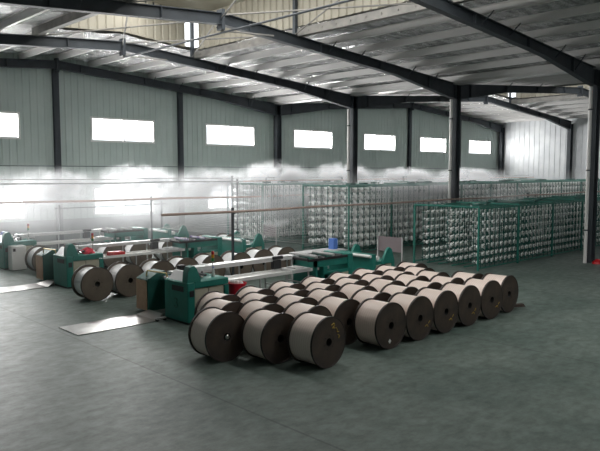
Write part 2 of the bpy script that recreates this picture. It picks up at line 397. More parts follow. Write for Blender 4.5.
# raised ridge monitors
def monitor(rx):
    xa, xb = rx - MON, rx + MON; z0 = roof_top(xb) - .30; zt = 9.45
    def ribbed(mb, p0, p1, za, zb, side):       # ribbed sheet between two plan points
        a = Vector(p0); b = Vector(p1); L = (b - a).length; d = (b - a) / L; nrm = Vector((-d.y, d.x)) * side
        nn = int(L / .32)
        zf = zb if callable(zb) else (lambda t: zb); zg = za if callable(za) else (lambda t: za)
        prof = []
        for i in range(nn):
            t0 = L * i / nn
            for q, off in ((0, 0), (.22, 0), (.25, .05), (.29, .05)): prof.append((t0 + q, off))
        prof.append((L, 0))
        o = len(mb.v)
        for t, off in prof:
            p = a + d * t + nrm * off
            mb.v.append((p.x, p.y, zg(t))); mb.v.append((p.x, p.y, zf(t)))
            q = p - nrm * .06
            mb.v.append((q.x, q.y, zg(t))); mb.v.append((q.x, q.y, zf(t)))
        for i in range(len(prof) - 1):
            j = o + i * 4
            for f_ in ((j, j + 4, j + 5, j + 1), (j + 2, j + 3, j + 7, j + 6), (j, j + 2, j + 6, j + 4), (j + 1, j + 5, j + 7, j + 3)): mb.f.append(f_); mb.mi.append(0); mb.sm.append(False)
    mb = MB(); ribbed(mb, (xb, YB + .5), (xb, MON_END - .35), roof_top(xb) + .02, zt, 1)
    struct('wall_monitor', mb, 'roofsheet', label='cream ribbed side wall of the raised roof ridge')
    mb = MB(); ribbed(mb, (xa + .2, MON_END), (xb - .45, MON_END), lambda t: roof_top(xa + .2 + t) + .06, lambda t: 9.45 + .12 * (MON - abs(xa + .2 + t - rx)), 1)
    struct('wall_monitor', mb, 'roofsheet', label='cream ribbed end wall of the raised roof ridge')
    mb = MB()
    for s in (-1, 1):  # sheets stop short of the ridge, a slot added to let the lamps through
        x = rx + s * .5; q = rx + s * (MON + .25); zx = 9.45 + (MON - .5) * .12
        mb.add([(x, YB, zx), (x, MON_END + .2, zx), (q, MON_END + .2, 9.42), (q, YB, 9.42), (x, YB, zx + .05), (x, MON_END + .2, zx + .05), (q, MON_END + .2, 9.48), (q, YB, 9.48)],
               [(0, 1, 2, 3), (4, 7, 6, 5), (0, 3, 7, 4), (1, 5, 6, 2), (2, 6, 7, 3), (0, 4, 5, 1)])
    struct('roof_monitor', mb, 'roofsheet', label='cream sheet roof of the raised ridge')
    for y in FRAMES[1:6]:
        for s in (-1, 1):
            m2 = MB(); x = rx + s * (MON - .08); m2.box(x - .06, x + .06, y - .06, y + .06, rb(x) + .3, 9.45)
            struct('column', m2, 'steel', label='short post of the raised roof ridge')
        m2 = MB(); m2.prism([(rx - MON, 9.36), (rx, 9.36 + .36), (rx + MON, 9.36), (rx + MON, 9.45), (rx, 9.45 + .37), (rx - MON, 9.45)], 'y', y - .04, y + .04)
        struct('beam', m2, 'steel', label='small rafter of the raised roof ridge')
    for s in (-1, 1):        # curb flashing
        x = rx + s * (MON + .06); m3 = MB(); m3.box(x - .10, x + .10, YB + .1, MON_END, roof_top(x) - .30, roof_top(x) - .05)
        y = YB + .5
        while y < MON_END: m3.tube((x - s * .13, y, roof_top(x) - .17), (x - s * .08, y, roof_top(x) - .17), .03, n=6); y += .6
        struct('trim_%d' % (1 if s < 0 else 2), m3, 'curb', label='galvanised curb along the roof opening')
for rx in RIDGES: monitor(rx)
# crossing tie rods in the ridge opening
for rx in RIDGES[:1]:
    for ya, yb in ((21.8, 15.9), (15.9, 10.0)):
        for p, q in (((rx, ya, 8.0), (rx + 3.0, yb, 7.85)), ((rx + 3.0, ya, 7.85), (rx, yb, 8.0)), ((rx, ya, 7.9), (rx - 3.0, yb, 7.85)), ((rx - 3.0, ya, 7.85), (rx, yb, 7.9)), ((rx, ya, 7.55), (rx + 1.3, yb + 5.0, 7.45))):
            mb = MB(); mb.tube(p, q, .024, n=6); struct('brace', mb, 'curb', label='steel tie rod crossing the ridge opening')
        mb = MB(); mb.tube((rx + .05, ya, 7.5), (rx + .05, yb, 7.5), .03, n=6); struct('brace', mb, 'steel', label='steel tie rod along the ridge')
# conduit on the back wall, valley gutter
mb = MB(); mb.tube((X0 + .3, WALL_Y - .27, 3.62), (XE - .4, WALL_Y - .27, 3.58), .016, n=6); struct('trim_3', mb, 'steel', label='thin conduit along the back wall')
mb = MB(); mb.box(XV - .28, XV + .28, YB + .1, WALL_Y - .05, 7.10, 7.34); struct('trim_4', mb, 'purlin', label='valley gutter between the two roof spans')
# rain pipes beside the valley columns
for y, lab in ((10.0, 'pale downpipe beside the column nearest the right edge'), (15.9, 'pale downpipe on the left of the tall middle column'), (21.8, 'pale downpipe on the column behind the middle one')):
    t = empty('downpipe', (XV - .33, y + .02, 0), lab, 'pipe', 'downpipes on the valley columns')
    b = MB(); b.tube((0, 0, 0), (0, 0, rb(XV - .33) - .03), .065, n=14); b.build('pipe', 'pvc', t)
    for z in (1.2, 3.4, 5.6): c = MB(); c.lathe([(.066, z), (.08, z), (.08, z + .05), (.066, z + .05)], 'z', 14); c.box(.05, .14, -.02, .02, z, z + .05); c.build('bracket', 'steel', t)

# ---------------------------------------------------------------- big spools
def make_spool(name, ry, yarnm, flm, L=.56, rf=.45, holer=.072):
    t = empty(name, (0, 0, 0), 'x', 'spool')
    y = MB(); y.lathe([(ry - .015, -.02), (ry, -.035), (ry, -L + .035), (ry - .015, -L + .02), (.08, -L + .02), (.08, -.02), (ry - .015, -.02)], 'y', 48)
    # axis along y; front face at y=0 towards the viewer, body behind it
    for i in range(len(y.v)): v = y.v[i]; y.v[i] = (v[0], -v[1], v[2] + rf)
    y.build('wound_tape', yarnm, t)
    for a, b in ((0, .022), (L - .022, L)):
        g = MB(); g.lathe([(holer, a), (rf - .018, a), (rf - .012, a - .008), (rf, a - .008), (rf, b + .008), (rf - .012, b + .008), (rf - .018, b), (holer, b), (holer, a)], 'y', 48, mis=[0, 1, 1, 1, 1, 1, 0, 2], loc=(0, 0, rf))
        for k in range(6):      # flange bolts round the bore
            tt = k * math.pi / 3 + .3; yy = a if a == 0 else b; s = -1 if a == 0 else 1
            g.tube((.125 * math.cos(tt), yy, rf + .125 * math.sin(tt)), (.125 * math.cos(tt), yy + s * .01, rf + .125 * math.sin(tt)), .012, n=6, mi=1)
        g.build('flange', [flm, 'rim', 'hole'], t)
    c = MB(); c.lathe([(holer - .002, .01), (holer - .002, L - .01)], 'y', 24, loc=(0, 0, rf)); c.build('bore_tube', 'hole', t)
    return t
GRP_F = 'full beige spools standing in rows on the open floor'
rows = {'front': (7.65, [8.0, 9.73, 10.66, 11.56, 12.47, 13.41, 14.35]),
        'second': (8.42, [7.57, 8.5, 9.39, 10.42, 11.37, 12.25, 13.16, 14.08]),
        'middle': (9.15, [6.95, 8.0, 8.91, 9.79, 10.78, 11.79, 12.78, 13.62]),
        'fourth': (9.79, [7.60, 8.5, 9.43, 10.36, 11.3, 12.2, 13.06, 13.95]),
        'rearmost': (10.43, [7.98, 8.93, 9.87, 10.85, 11.77, 12.68, 13.57, 14.49])}
ordn = ['leftmost', 'second from left', 'third from left', 'fourth from left', 'fifth from left', 'sixth from left', 'seventh from left', 'rightmost']
proto = make_spool('tape_spool', .425, 'yarn', 'rust', L=.58)
first = True
spools = {}
for rn, (y, xs) in rows.items():
    for i, x in enumerate(xs):
        o = proto if first else copy_tree(proto); first = False
        yy = y + random.uniform(-.015, .015); rz = random.uniform(-.03, .03)
        if rn == 'front' and i == 0: rz = .05
        if rn == 'front' and i == len(xs) - 1: yy = 7.72
        if rn == 'middle' and i == 0: rz = -.06
        o.location = (x, yy, 0); o.rotation_euler.z = rz
        for q, ch in enumerate(o.children): ch.location = ch.location
        on = 'rightmost' if i == len(xs) - 1 else ordn[i]
        lab = 'full beige tape spool, %s in the %s row of the big block' % (on, rn)
        if (rn, i) == ('front', 0): lab = 'full beige spool with ochre chalk marks, standing clear at the front of the block'
        if (rn, i) == ('front', 1): lab = 'full beige spool with white diamond sticker on its brown flange'
        if (rn, i) == ('front', 6): lab = 'full beige spool at the right end of the front row, by the timber wedge'
        if (rn, i) == ('middle', 0): lab = 'full spool at the left corner of the block with a shiny bore cap'
        tag(o, lab, 'spool', GRP_F); spools[rn, i] = o
# marks on some flanges
def mark(sp, strokes, m, r=.008):
    for pts in strokes: MB().path([(x, -.010, z) for x, z in pts], r, n=5).build('chalk_mark', m, sp)
mark(spools['front', 0], [[(.05, .74), (.12, .77), (.13, .72), (.07, .69), (.14, .68)], [(.17, .68), (.21, .64), (.20, .60), (.25, .60)], [(.22, .55), (.27, .52), (.24, .48)]], 'yellow')
for key, dx in ((('front', 3), 0), (('front', 4), -.03), (('front', 5), .04), (('front', 2), .05)):
    mark(spools[key], [[(.1 + dx, .26), (.17 + dx, .29), (.2 + dx, .24)], [(.21 + dx, .31), (.26 + dx, .36)]], 'yellow', .007)
mb = MB(); mb.prism([(-.09, .16), (-.05, .205), (-.01, .16), (-.05, .115)], 'y', -.013, -.006); mb.build('sticker', 'paper', spools['front', 1])
mb = MB(); mb.lathe([(.002, -.03), (.03, -.03), (.045, -.015), (.05, .03)], 'y', 20, loc=(0, 0, .45)); mb.build('bore_cap', 'chrome', spools['middle', 0])

protoW = make_spool('tape_spool', .39, 'yarnwhite', 'rust2', L=.62)
rowW = [(7.82, 15.85, 'nearest the first machine head'), (8.74, 15.78, None), (9.70, 15.72, None), (10.58, 15.8, None), (11.5, 15.8, None), (12.5, 15.7, None), (13.52, 15.82, None), (14.5, 15.8, None)]
first = True
for i, (x, y, _) in enumerate(rowW):
    o = protoW if first else copy_tree(protoW); first = False
    o.location = (x, y, 0); o.rotation_euler.z = random.uniform(-.03, .03)
    lab = ['white tape spool with bronze flanges, leftmost and fully in view behind the near machine', 'white tape spool with bronze flanges, second from left, beside the leftmost one'][i] if i < 2 else 'white tape spool behind the near machine table, %s of eight' % ordn[i]
    if i == 7: lab = 'white tape spool behind the near machine table, furthest from the head'
    tag(o, lab, 'spool', 'white tape spools between the first and second machines')
for i, (x, y, lab) in enumerate([(8.72, 21.35, 'white spool standing beside the tan panel of the second machine'), (10.9, 20.75, 'white spool behind the second machine, left of the pair'),
        (11.85, 20.6, 'white spool behind the second machine, right of the pair'), (9.8, 21.2, 'white spool half hidden behind the red cloth machine head'), (13.2, 20.7, 'white spool glimpsed under the second machine rail'),
        (14.9, 20.7, 'white spool left of the far green post'), (15.9, 20.6, 'white spool right of the far green post')]):
    o = copy_tree(protoW); o.location = (x, y, 0); o.rotation_euler.z = random.uniform(-.05, .05)
    tag(o, lab, 'spool', 'white tape spools between the second and third machines')

# ---------------------------------------------------------------- weaving-tape machines
def machine(y0, desc, extra, loose):
    X = 8.0; D = 1.15
    t = empty('beaming_machine', (X, y0, 0), 'green %s' % desc, 'machine', 'long green tape machines')
    # right-hand cabinet with a sloping control hump
    c = MB(); c.box(0, .2, 0, .95, .05, .94, bev=.02); c.box(.02, .18, .03, .92, 0, .05, mi=1); c.box(.2, .62, .3, .95, .05, .94)
    c.prism([(.01, .94), (.03, 1.16), (.09, 1.28), (.20, 1.30), (.27, 1.22), (.38, .94)], 'y', .02, .22)
    cab = c.build('head_cabinet', ['green', 'black'], t)
    p = MB(); p.box(-.012, .0, .16, .62, .72, .84); p.build('instrument_slot', 'black', cab)
    p = MB(); p.box(.05, .16, -.012, 0, .62, .76); p.build('switch_panel', 'black', cab)
    if extra == 3:   # the dark 3 painted on the end face of the near cabinet
        p = MB(); p.path([(-.008, .52, .52), (-.008, .48, .55), (-.008, .43, .54), (-.008, .415, .49), (-.008, .45, .455), (-.008, .48, .45)], .010, n=5)
        p.path([(-.008, .45, .455), (-.008, .41, .42), (-.008, .41, .36), (-.008, .45, .33), (-.008, .50, .34), (-.008, .52, .38)], .010, n=5)
        p.build('painted_mark', 'green_d', cab)
    # long body with beige doors under a green beam
    b = MB(); b.box(.20, D, .02, .9, .80, .945, bev=.015); b.box(D - .12, D, .02, .9, 0, .78); b.box(.2, D - .12, .12, .3, .08, .80, mi=1); b.box(.62, D - .12, .3, .9, .08, .80, mi=1)
    b.build('body', ['green', 'green_d'], t)
    for a, e in ((.215, .58), (.60, D - .13)):
        d = MB(); d.box(a, e, .04, .12, .10, .77, bev=.012); dd = d.build('door', 'beige', t)
        h = MB(); h.box(e - .07, e - .04, .02, .04, .42, .54); h.build('handle', 'black', dd)
    # left-hand stand with timber-faced end
    l = MB(); l.box(0.02, 1.2, 1.72, 1.78, .04, .84); l.box(0.02, 1.2, 2.14, 2.2, .04, .80); l.box(0.02, .3, 1.78, 2.14, .76, .82); l.box(.9, 1.2, 1.78, 2.14, .04, .82)
    l.prism([(.0, .76), (.0, .80), (.32, .97), (.5, .97), (.5, .76)], 'y', 1.70, 2.22)
    st = l.build('side_stand', ['green_d'], t)
    w_ = MB(); w_.box(-.015, .02, 1.76, 2.2, .06, .78); w_.build('end_panel', 'tan', st)
    br = MB(); br.path([(.12, 1.95, .86), (.12, 1.9, 1.0), (.12, 1.05, 1.03), (.12, 1.0, .94)], .018); br.build('guard_rail', 'brass', t)
    rl = MB(); rl.tube((.42, .95, .80), (.42, 1.72, .80), .09, n=20); rl.tube((.75, .95, .66), (.75, 1.72, .66), .10, n=20); rl.build('roller', 'chrome', t)
    dk = MB(); dk.box(.95, 1.25, .9, 1.72, .02, .72); dk.build('rear_guard', 'green_d', t)
    tp = MB(); tp.box(.50, 1.5, 1.05, 1.6, .93, .98)
    for k in range(6): tp.box(.52 + k * .17, .6 + k * .17, 1.1 + (k % 2) * .15, 1.35 + (k % 2) * .15, .98, 1.03 + .03 * (k % 3))
    tp.build('tape_guide', 'pale', t)
    if extra == 3: cc = MB(); cc.box(.55, .72, 1.12, 1.28, .98, 1.16, bev=.015); cc.build('control_box', 'black', t)
    # white tray and upper rail on legs
    tr = MB(); tr.box(D + .02, 5.0, .50, .98, .70, .735); tr.box(D, 5.0, .48, .50, .70, .78); tr.box(D, 5.0, .98, 1.0, .70, .78)
    tr.build('tray', 'white', t)
    ra = MB(); ra.box(.9, 4.3, .98, 1.42, 1.03, 1.075); ra.box(.9, 4.3, .97, .985, 1.0, 1.10); ra.build('upper_rail', 'pale', t)
    for x in (2.5, 3.4, 4.2):
        lg = MB(); lg.box(x, x + .035, .49, .525, 0, .70); lg.box(x, x + .035, 1.34, 1.375, 0, 1.03); lg.box(x, x + .035, .49, 1.375, .35, .38); lg.build('leg', 'greypipe', t)
    sl = MB(); sl.prism([(.06, .94), (.22, 1.13), (.27, 1.13), (.27, .94)], 'y', .18, .86); sl.build('sloping_deck', 'pale', t)
    for k in range(4): q = MB(); q.tube((.36 + .09 * k, .2, 1.0 + .03 * (k % 2)), (.36 + .09 * k, .9, 1.0 + .03 * (k % 2)), .028, n=10); q.build('guide_roller', ['chrome', 'black'][k % 2], t)
    ck = MB(); ck.box(3.35, 3.6, .92, 1.05, .80, 1.03); ck.tube((3.3, .9, 1.10), (3.62, .9, 1.10), .045); ck.build('tension_unit', 'black', t)
    # signal lamp
    bp = MB(); bp.tube((1.05, .5, .95), (1.05, .5, 1.28), .014); bcn = bp.build('lamp_pole', 'greypipe', t)
    for z, m in ((1.28, 'lensgreen'), (1.36, 'amber'), (1.44, 'red')): q = MB(); q.tube((1.05, .5, z), (1.05, .5, z + .078), .036, n=14); q.build('signal_lamp', m, bcn)
    for k in range(7):       # yarn packages and fittings lying along the rail and body
        q = MB(); xx = .34 + .11 * k; q.lathe([(.001, 0), (.045, 0), (.04, .06 + .02 * (k % 3)), (.015, .10 + .02 * (k % 3)), (.001, .10 + .02 * (k % 3))], 'z', 12, loc=(xx, .42 + .14 * (k % 3), .945)); q.build('yarn_package', ['white', 'black', 'pale'][k % 3], t)
    # tail unit
    T = 4.35
    u = MB(); u.box(T, T + .06, .35, 1.25, 0, .98); u.box(T + .28, T + .9, .30, 1.3, .06, .60, mi=1); u.box(T, T + 1.45, .35, .45, .80, .98); u.box(T, T + 1.45, 1.15, 1.25, .80, .98)
    u.box(T + .25, T + .4, .3, 1.3, 0, .80); u.box(T + 1.25, T + 1.45, .30, 1.3, 0, 1.08, bev=.015); u.box(T + .4, T + 1.25, .30, .36, .58, .66)
    tu = u.build('tail_unit', ['green', 'green_d'], t)
    d = MB(); d.box(T + .72, T + 1.22, .275, .30, .22, .58); d.build('tail_door', 'beige', tu)
    for k in range(5):
        q = MB(); xx = T - .25 + k * .33; q.tube((xx, .4, 1.03 + (k % 2) * .05), (xx, 1.2, 1.03 + (k % 2) * .05), .045, n=12); q.build('roller', ['black', 'greypipe'][k % 2] if not loose else ['black', 'purple'][k % 2], tu)
    for yy in (.33, 1.22): q = MB(); q.box(T - .3, T + 1.3, yy, yy + .04, .98, 1.05); q.build('roller_rail', 'black', tu)
    q = MB(); q.box(T - .75, T - .1, .45, .95, .735, .80); q.box(T - .62, T - .3, .5, .85, .80, .84); q.build('feed_plate', 'pale', t)
    # green post frame and the peaked entry stand
    P = 5.85
    for yy in (.55, 1.75):
        q = MB(); q.box(P, P + .08, yy, yy + .08, 0, .98, bev=.01); q.build('post', 'green', t)
    q = MB(); q.box(P + .08, P + 1.0, .57, .61, .40, .47); q.box(P + .08, P + 1.0, 1.77, 1.81, .40, .47); q.build('cross_bar', 'green', t)
    e = MB(); e.box(P + 1.0, P + 1.14, .45, 1.85, 0, .92); e.box(P + 1.14, P + 2.0, .50, 1.8, .05, .68, mi=0)
    e.prism([(P + 1.45, .66), (P + 1.66, 1.02), (P + 1.76, 1.08), (P + 1.88, 1.02), (P + 2.02, .66), (P + 2.02, 0), (P + 1.9, 0), (P + 1.9, .6), (P + 1.45, .6)], 'y', .44, .52)
    e.prism([(P + 1.45, .66), (P + 1.66, 1.02), (P + 1.76, 1.08), (P + 1.88, 1.02), (P + 2.02, .66), (P + 2.02, 0), (P + 1.9, 0), (P + 1.9, .6), (P + 1.45, .6)], 'y', 1.75, 1.83)
    es = e.build('entry_stand', ['green'], t)
    for a in (1.18, 1.62): d = MB(); d.box(P + a, P + a + .28, .47, .50, .1, .58); d.build('stand_door', 'beige', es)
    q = MB(); q.tube((P + 1.3, .5, .78), (P + 1.3, 1.8, .78), .07, n=16); q.tube((P + .95, .5, .86), (P + .95, 1.8, .86), .05, n=16); q.build('roller', 'white', es)
    return t
machine(11.95, 'tape machine nearest the front, with beige doors and a dark painted 3', 3, False)
machine(18.1, 'tape machine in the middle, with a red cloth on its head', 2, True)
machine(23.1, 'tape machine at the far left, by the back windows', 1, False)
# loose things on and around the machines
def rag(loc, s, label):
    mb = MB(); n_, m_ = 14, 8
    for j in range(m_ + 1):
        for i in range(n_):
            th = math.pi / 2 * j / m_; ph = 2 * math.pi * i / n_
            r = s * (1 + .25 * math.sin(3 * ph + j)) * math.sin(th); mb.v.append((r * math.cos(ph), r * math.sin(ph), s * .8 * math.cos(th) * (1 + .2 * math.sin(5 * ph))))
    for j in range(m_):
        for i in range(n_): mb.f.append((j * n_ + i, j * n_ + (i + 1) % n_, (j + 1) * n_ + (i + 1) % n_, (j + 1) * n_ + i)); mb.mi.append(0); mb.sm.append(True)
    mb.f.append(tuple(range(m_ * n_, m_ * n_ + n_))); mb.mi.append(0); mb.sm.append(False)
    o = mb.build('cloth', 'redcloth', None, loc); return tag(o, label, 'cloth')
rag((8.78, 18.4, .946), .2, 'red cloth heaped on the middle machine head')
bk = empty('bucket', (9.55, 12.17, 0), 'red bucket full of white scraps behind the near machine head', 'bucket')
q = MB(); q.lathe([(.005, .0), (.15, 0), (.19, .62), (.205, .62), (.205, .65), (.185, .65), (.18, .6), (.145, .02), (.005, .02)], 'z', 28); q.build('tub', 'bucketred', bk)
q = MB()
for k in range(16): a = random.uniform(0, 6.28); r = random.uniform(0, .12); q.lathe([(.001, .58), (.05, .60), (.055, .64), (.03, .68), (.001, .69)], 'z', 8, loc=(r * math.cos(a), r * math.sin(a), random.uniform(-.02, .02)))
q.build('scraps', 'white', bk)['kind'] = 'stuff'; bk.scale = (1.12, 1.12, 1.15)
def bottle(loc, label, cap='blue'):
    b = empty('bottle', loc, label, 'bottle')
    q = MB(); q.lathe([(.001, 0), (.032, 0), (.034, .02), (.034, .13), (.012, .18), (.012, .2)], 'z', 16); q.build('body', 'pvc', b)
    q = MB(); q.lathe([(.014, .195), (.014, .225), (.001, .226)], 'z', 12); q.build('cap', cap, b)
    return b
bottle((8.95, 12.3, .95), 'small white bottle with blue cap on the near machine')
tag(MB().box(-.06, .06, -.07, .07, 0, .30, bev=.01).build('box', 'blue', None, (8.3, 23.95, .95)), 'blue box standing upright on the far left machine', 'box')
tag(MB().box(-.1, .1, -.12, .12, 0, .34, bev=.01).build('box', 'blue', None, (15.45, 14.6, .86)), 'blue box on the white side table by the creels', 'box')
tag(MB().box(-.22, .22, -.2, .2, 0, .12, bev=.01).build('tray_box', 'red', None, (9.95, 18.85, .736)), 'shallow red box on the middle machine tray', 'box')
cb = empty('cabinet', (8.36, 22.88, 0), 'free standing white cabinet in front of the far left machine', 'cabinet')
MB().box(-.25, .25, -.2, .15, .02, .84, bev=.015).build('body', 'white', cb); MB().box(-.2, -.12, -.215, -.2, .66, .76).build('lock', 'black', cb)
MB().box(-.22, .22, -.17, .15, 0, .02).build('plinth', 'black', cb)
# side table behind the near machine tail
tb = empty('side_table', (14.75, 14.55, 0), 'white topped side table standing in front of the creels', 'table')
MB().box(-1.0, 1.0, -.35, .35, .82, .86, bev=.008).build('table_top', 'greypipe', tb)
for sx in (-.92, .92):
    for sy in (-.28, .28): MB().box(sx - .03, sx + .03, sy - .03, sy + .03, 0, .82).build('leg', 'greypipe', tb)
def board(loc, wdt, rz, label, zt):
    b = empty('guide_board', loc, label, 'board', 'guide boards in front of the creels', rz)
    MB().box(-wdt / 2, wdt / 2, -.015, .015, zt - .5, zt).build('panel', 'board', b)
    for s in (-1, 1): MB().box(s * wdt / 2 - .02, s * wdt / 2 + .02, .015, .05, 0, zt + .02).build('post', 'greypipe', b)
    MB().box(-wdt / 2, wdt / 2, -.2, .25, 0, .03).build('foot', 'greypipe', b)
board((17.5, 13.85, 0), 1.05, R(90), 'dull purple guide board left of the big creel corner post', 1.16)
board((18.3, 21.0, 0), .85, R(90), 'dull purple guide board in front of the far creel', 1.12)

# metal floor plates at the machine heads
def plate(y0, y1, x0, label):
    p = empty('floor_plate', (8.0, y0, 0), label, 'plate', 'steel floor plates at the machine heads')
    q = MB(); q.box(x0 - 8.0, -.32, 0, y1 - y0, .004, .016); q.build('sheet', 'plate', p)
    q = MB(); q.add([(-.30, .0, .012), (-.30, y1 - y0, .012), (.0, y1 - y0 - .1, .10), (.0, .25, .10), (-.30, 0, .0), (-.30, y1 - y0, .0), (.0, y1 - y0 - .1, .0), (.0, .25, .0)],
          [(0, 1, 2, 3), (7, 6, 5, 4), (0, 3, 7, 4), (3, 2, 6, 7), (2, 1, 5, 6), (1, 0, 4, 5)]); q.build('ramp', 'plate', p)
    return p
plate(12.75, 13.7, 5.83, 'dull steel floor plate in front of the near machine head')
plate(18.75, 19.6, 6.4, 'bright steel floor plate in front of the middle machine head')
cz = empty('caster_truck', (7.8, 12.75, 0), 'small caster bracket lying at the foot of the near cabinet', 'bracket')
MB().box(-.12, .12, -.04, .04, .05, .08).build('plate', 'pale', cz)
for s in (-.1, .1): q = MB(); q.tube((s, -.03, .03), (s, .03, .03), .03, n=14); q.build('wheel', 'black', cz)
tag(MB().prism([(-.32, 0), (.32, 0), (.32, .05), (-.26, .08)], 'x', -.05, .05).build('timber_wedge', 'wood', None, (15.0, 7.95, 0)), 'dark timber wedge chocking the right end of the front spool row', 'wedge').rotation_euler.z = R(62)
rc = empty('cone', (24.35, 9.62, 0), 'small red heap of cloth at the foot of the right column', 'cloth')
q = MB(); q.lathe([(.20, 0), (.19, .05), (.14, .11), (.08, .16), (.001, .18)], 'z', 20); q.build('cloth_heap', 'red', rc)
rc.name = 'cloth_bundle'

# ---------------------------------------------------------------- creels and bobbins
def creel(y0, xend, label, pz, ROWS, z0, PITCH, top, racks=3):
    t = empty('yarn_creel', (19.6, y0, 0), label, 'creel', 'green creels filled with white bobbins')
    L = xend - 19.6; dep = (racks - 1) * 1.05 + .56
    nsec = int(L / 2.75)
    for k in range(racks):
        c = k * 1.05 + .28
        for i in range(nsec + 1):
            for s in (-.28, .28):
                if (k == 0 and s < 0) or (k == racks - 1 and s > 0):
                    q = MB(); x = i * 2.75; q.box(x - .03, x + .03, c + s - .03, c + s + .03, 0, top); q.build('post', 'rackgreen', t)
        for s in (-.28, .28):
            q = MB(); q.box(.03, nsec * 2.75 - .03, c + s - .025, c + s + .025, top - .05, top); q.box(.03, nsec * 2.75 - .03, c + s - .02, c + s + .02, .06, .10); q.build('rail', 'rackgreen', t)
        q = MB(); i = 0
        while i * PITCH + .15 < nsec * 2.75:
            x = i * PITCH + .30 - .155; q.box(x - .012, x + .012, c - .012, c + .012, .08, top - .04); q.box(x - .012, x + .012, c - .30, c - .28, .08, top - .04); i += 1
        for r in range(ROWS): q.box(.03, nsec * 2.75, c - .01, c + .01, z0 + r * pz - .01, z0 + r * pz + .01)
        q.build('bar_grid', 'green_d', t)
    for i in range(nsec + 1):
        q = MB(); x = i * 2.75; q.box(x - .03, x + .03, -.0, dep, top, top + .05); q.build('cross_beam', 'rackgreen', t)
    for i in range(nsec * 2):
        q = MB(); x = .6 + i * 1.37; q.box(x - .15, x + .15, .3 + .5 * (i % 3), .55 + .5 * (i % 3), top + .05, top + .12); q.build('thread_guide', 'green_d', t)
    return t
creels = [(11.73, 33.4, 'green yarn creel nearest, its long face of bobbins toward the open floor', .275, .070, 7, .24, .31, 2.15), (17.65, 47.2, 'green yarn creel in the middle, behind the near one', .325, .122, 8, .36, .38, 2.78), (23.0, 47.2, 'green yarn creel furthest back, in the mist under the windows', .325, .122, 8, .36, .38, 2.78)]
spots = []
for y0, xe, lab, pz, br, ROWS, z0, PITCH, top in creels:
    creel(y0, xe, lab, pz, ROWS, z0, PITCH, top)
    nsec = int((xe - 19.6) / 2.75); nb = int(nsec * 2.75 / PITCH)
    for k in range(3):
        c = y0 + k * 1.05 + .28
        for s in (-1, 1):
            for i in range(nb):
                for r in range(ROWS):
                    if random.random() < .03 and i > 1: continue
                    x = 19.6 + .30 + i * PITCH; z = z0 + r * pz
                    vis = (k == 0 and s == -1) or i < 3
                    spots.append((0 if vis else 1, math.hypot(x, c + s * .15), x, c + s * .02, z, s, br, (k, i, r, y0)))
spots.sort()
def bobbin_prof(br): q = br / .115; return [(.014, -.008), (.02, -.008), (.02, .006), (br * .62, .010), (br * .92, .035), (br, .08 * q), (br * .92, .125 * q), (br * .62, .155 * q), (.02, .16 * q), (.02, .175 * q), (.012, .175 * q), (.001, .17 * q)]
BM = [1, 1, 0, 0, 0, 0, 0, 0, 1, 1, 1]
protos = {}
def nth(n):
    o = ['', 'first', 'second', 'third', 'fourth', 'fifth', 'sixth', 'seventh', 'eighth', 'ninth', 'tenth']
    return o[n] if n <= 10 else '%d%s' % (n, 'th' if n in (11, 12, 13) else {1: 'st', 2: 'nd', 3: 'rd'}.get(n % 10, 'th'))
rest = MB(); cnt = 0
for _, d, x, y, z, s, br, (k, i, r, y0) in spots:
    if cnt < 300:
        if br not in protos:
            q = MB(); q.lathe(bobbin_prof(br), 'y', 16, mis=BM); o = q.build('bobbin', ['bobbin', 'tube']); protos[br] = o
        else: o = protos[br].copy(); col.objects.link(o)
        o.location = (x, y, z); o.rotation_euler = (0, random.uniform(0, 6), 0 if s > 0 else math.pi)
        cname = {11.73: 'near', 17.65: 'middle', 23.0: 'rear'}[y0]; face = 'left' if s > 0 else 'right'
        rk = '' if (k == 0 and s < 0) else ', %s side of %s rack' % (face, ('first', 'second', 'third')[k])
        tag(o, 'white bobbin, %s creel, %s row up, %s from end%s' % (cname, nth(r + 1), nth(i + 1), rk), 'bobbin', 'white bobbins on the %s creel' % cname)
        cnt += 1
    else:
        r_ = br * random.uniform(.85, 1.05)
        q = br / .115; rest.lathe([(.02, s * 0), (r_ * .8, s * .015), (r_, s * .08 * q), (r_ * .92, s * .125 * q), (r_ * .6, s * .155 * q), (.02, s * .16 * q), (.012, s * .175 * q)], 'y', 9, loc=(x, y, z), mis=[0, 0, 0, 0, 0, 1])
tag(rest.build('bobbins', ['bobbin', 'tube']), 'hundreds of white yarn bobbins filling the rest of the creels', 'bobbins', None, 'stuff')
# thread sheets running from the creels to the machines
for y0, yc, lab in ((18.1, 19.0, 'middle'), (23.1, 24.0, 'far')):
    q = MB()
    for k in range(26):
        z1 = .3 + 1.75 * (k % 13) / 12; q.tube((15.3, y0 + .55 + 1.2 * k / 25, .9), (19.55, yc - .9 + 2.4 * k / 25, z1), .004, n=3, caps=False)
    tag(q.build('threads', 'white'), 'fan of white threads drawn from the %s creel to its machine' % lab, 'threads', None, 'stuff')

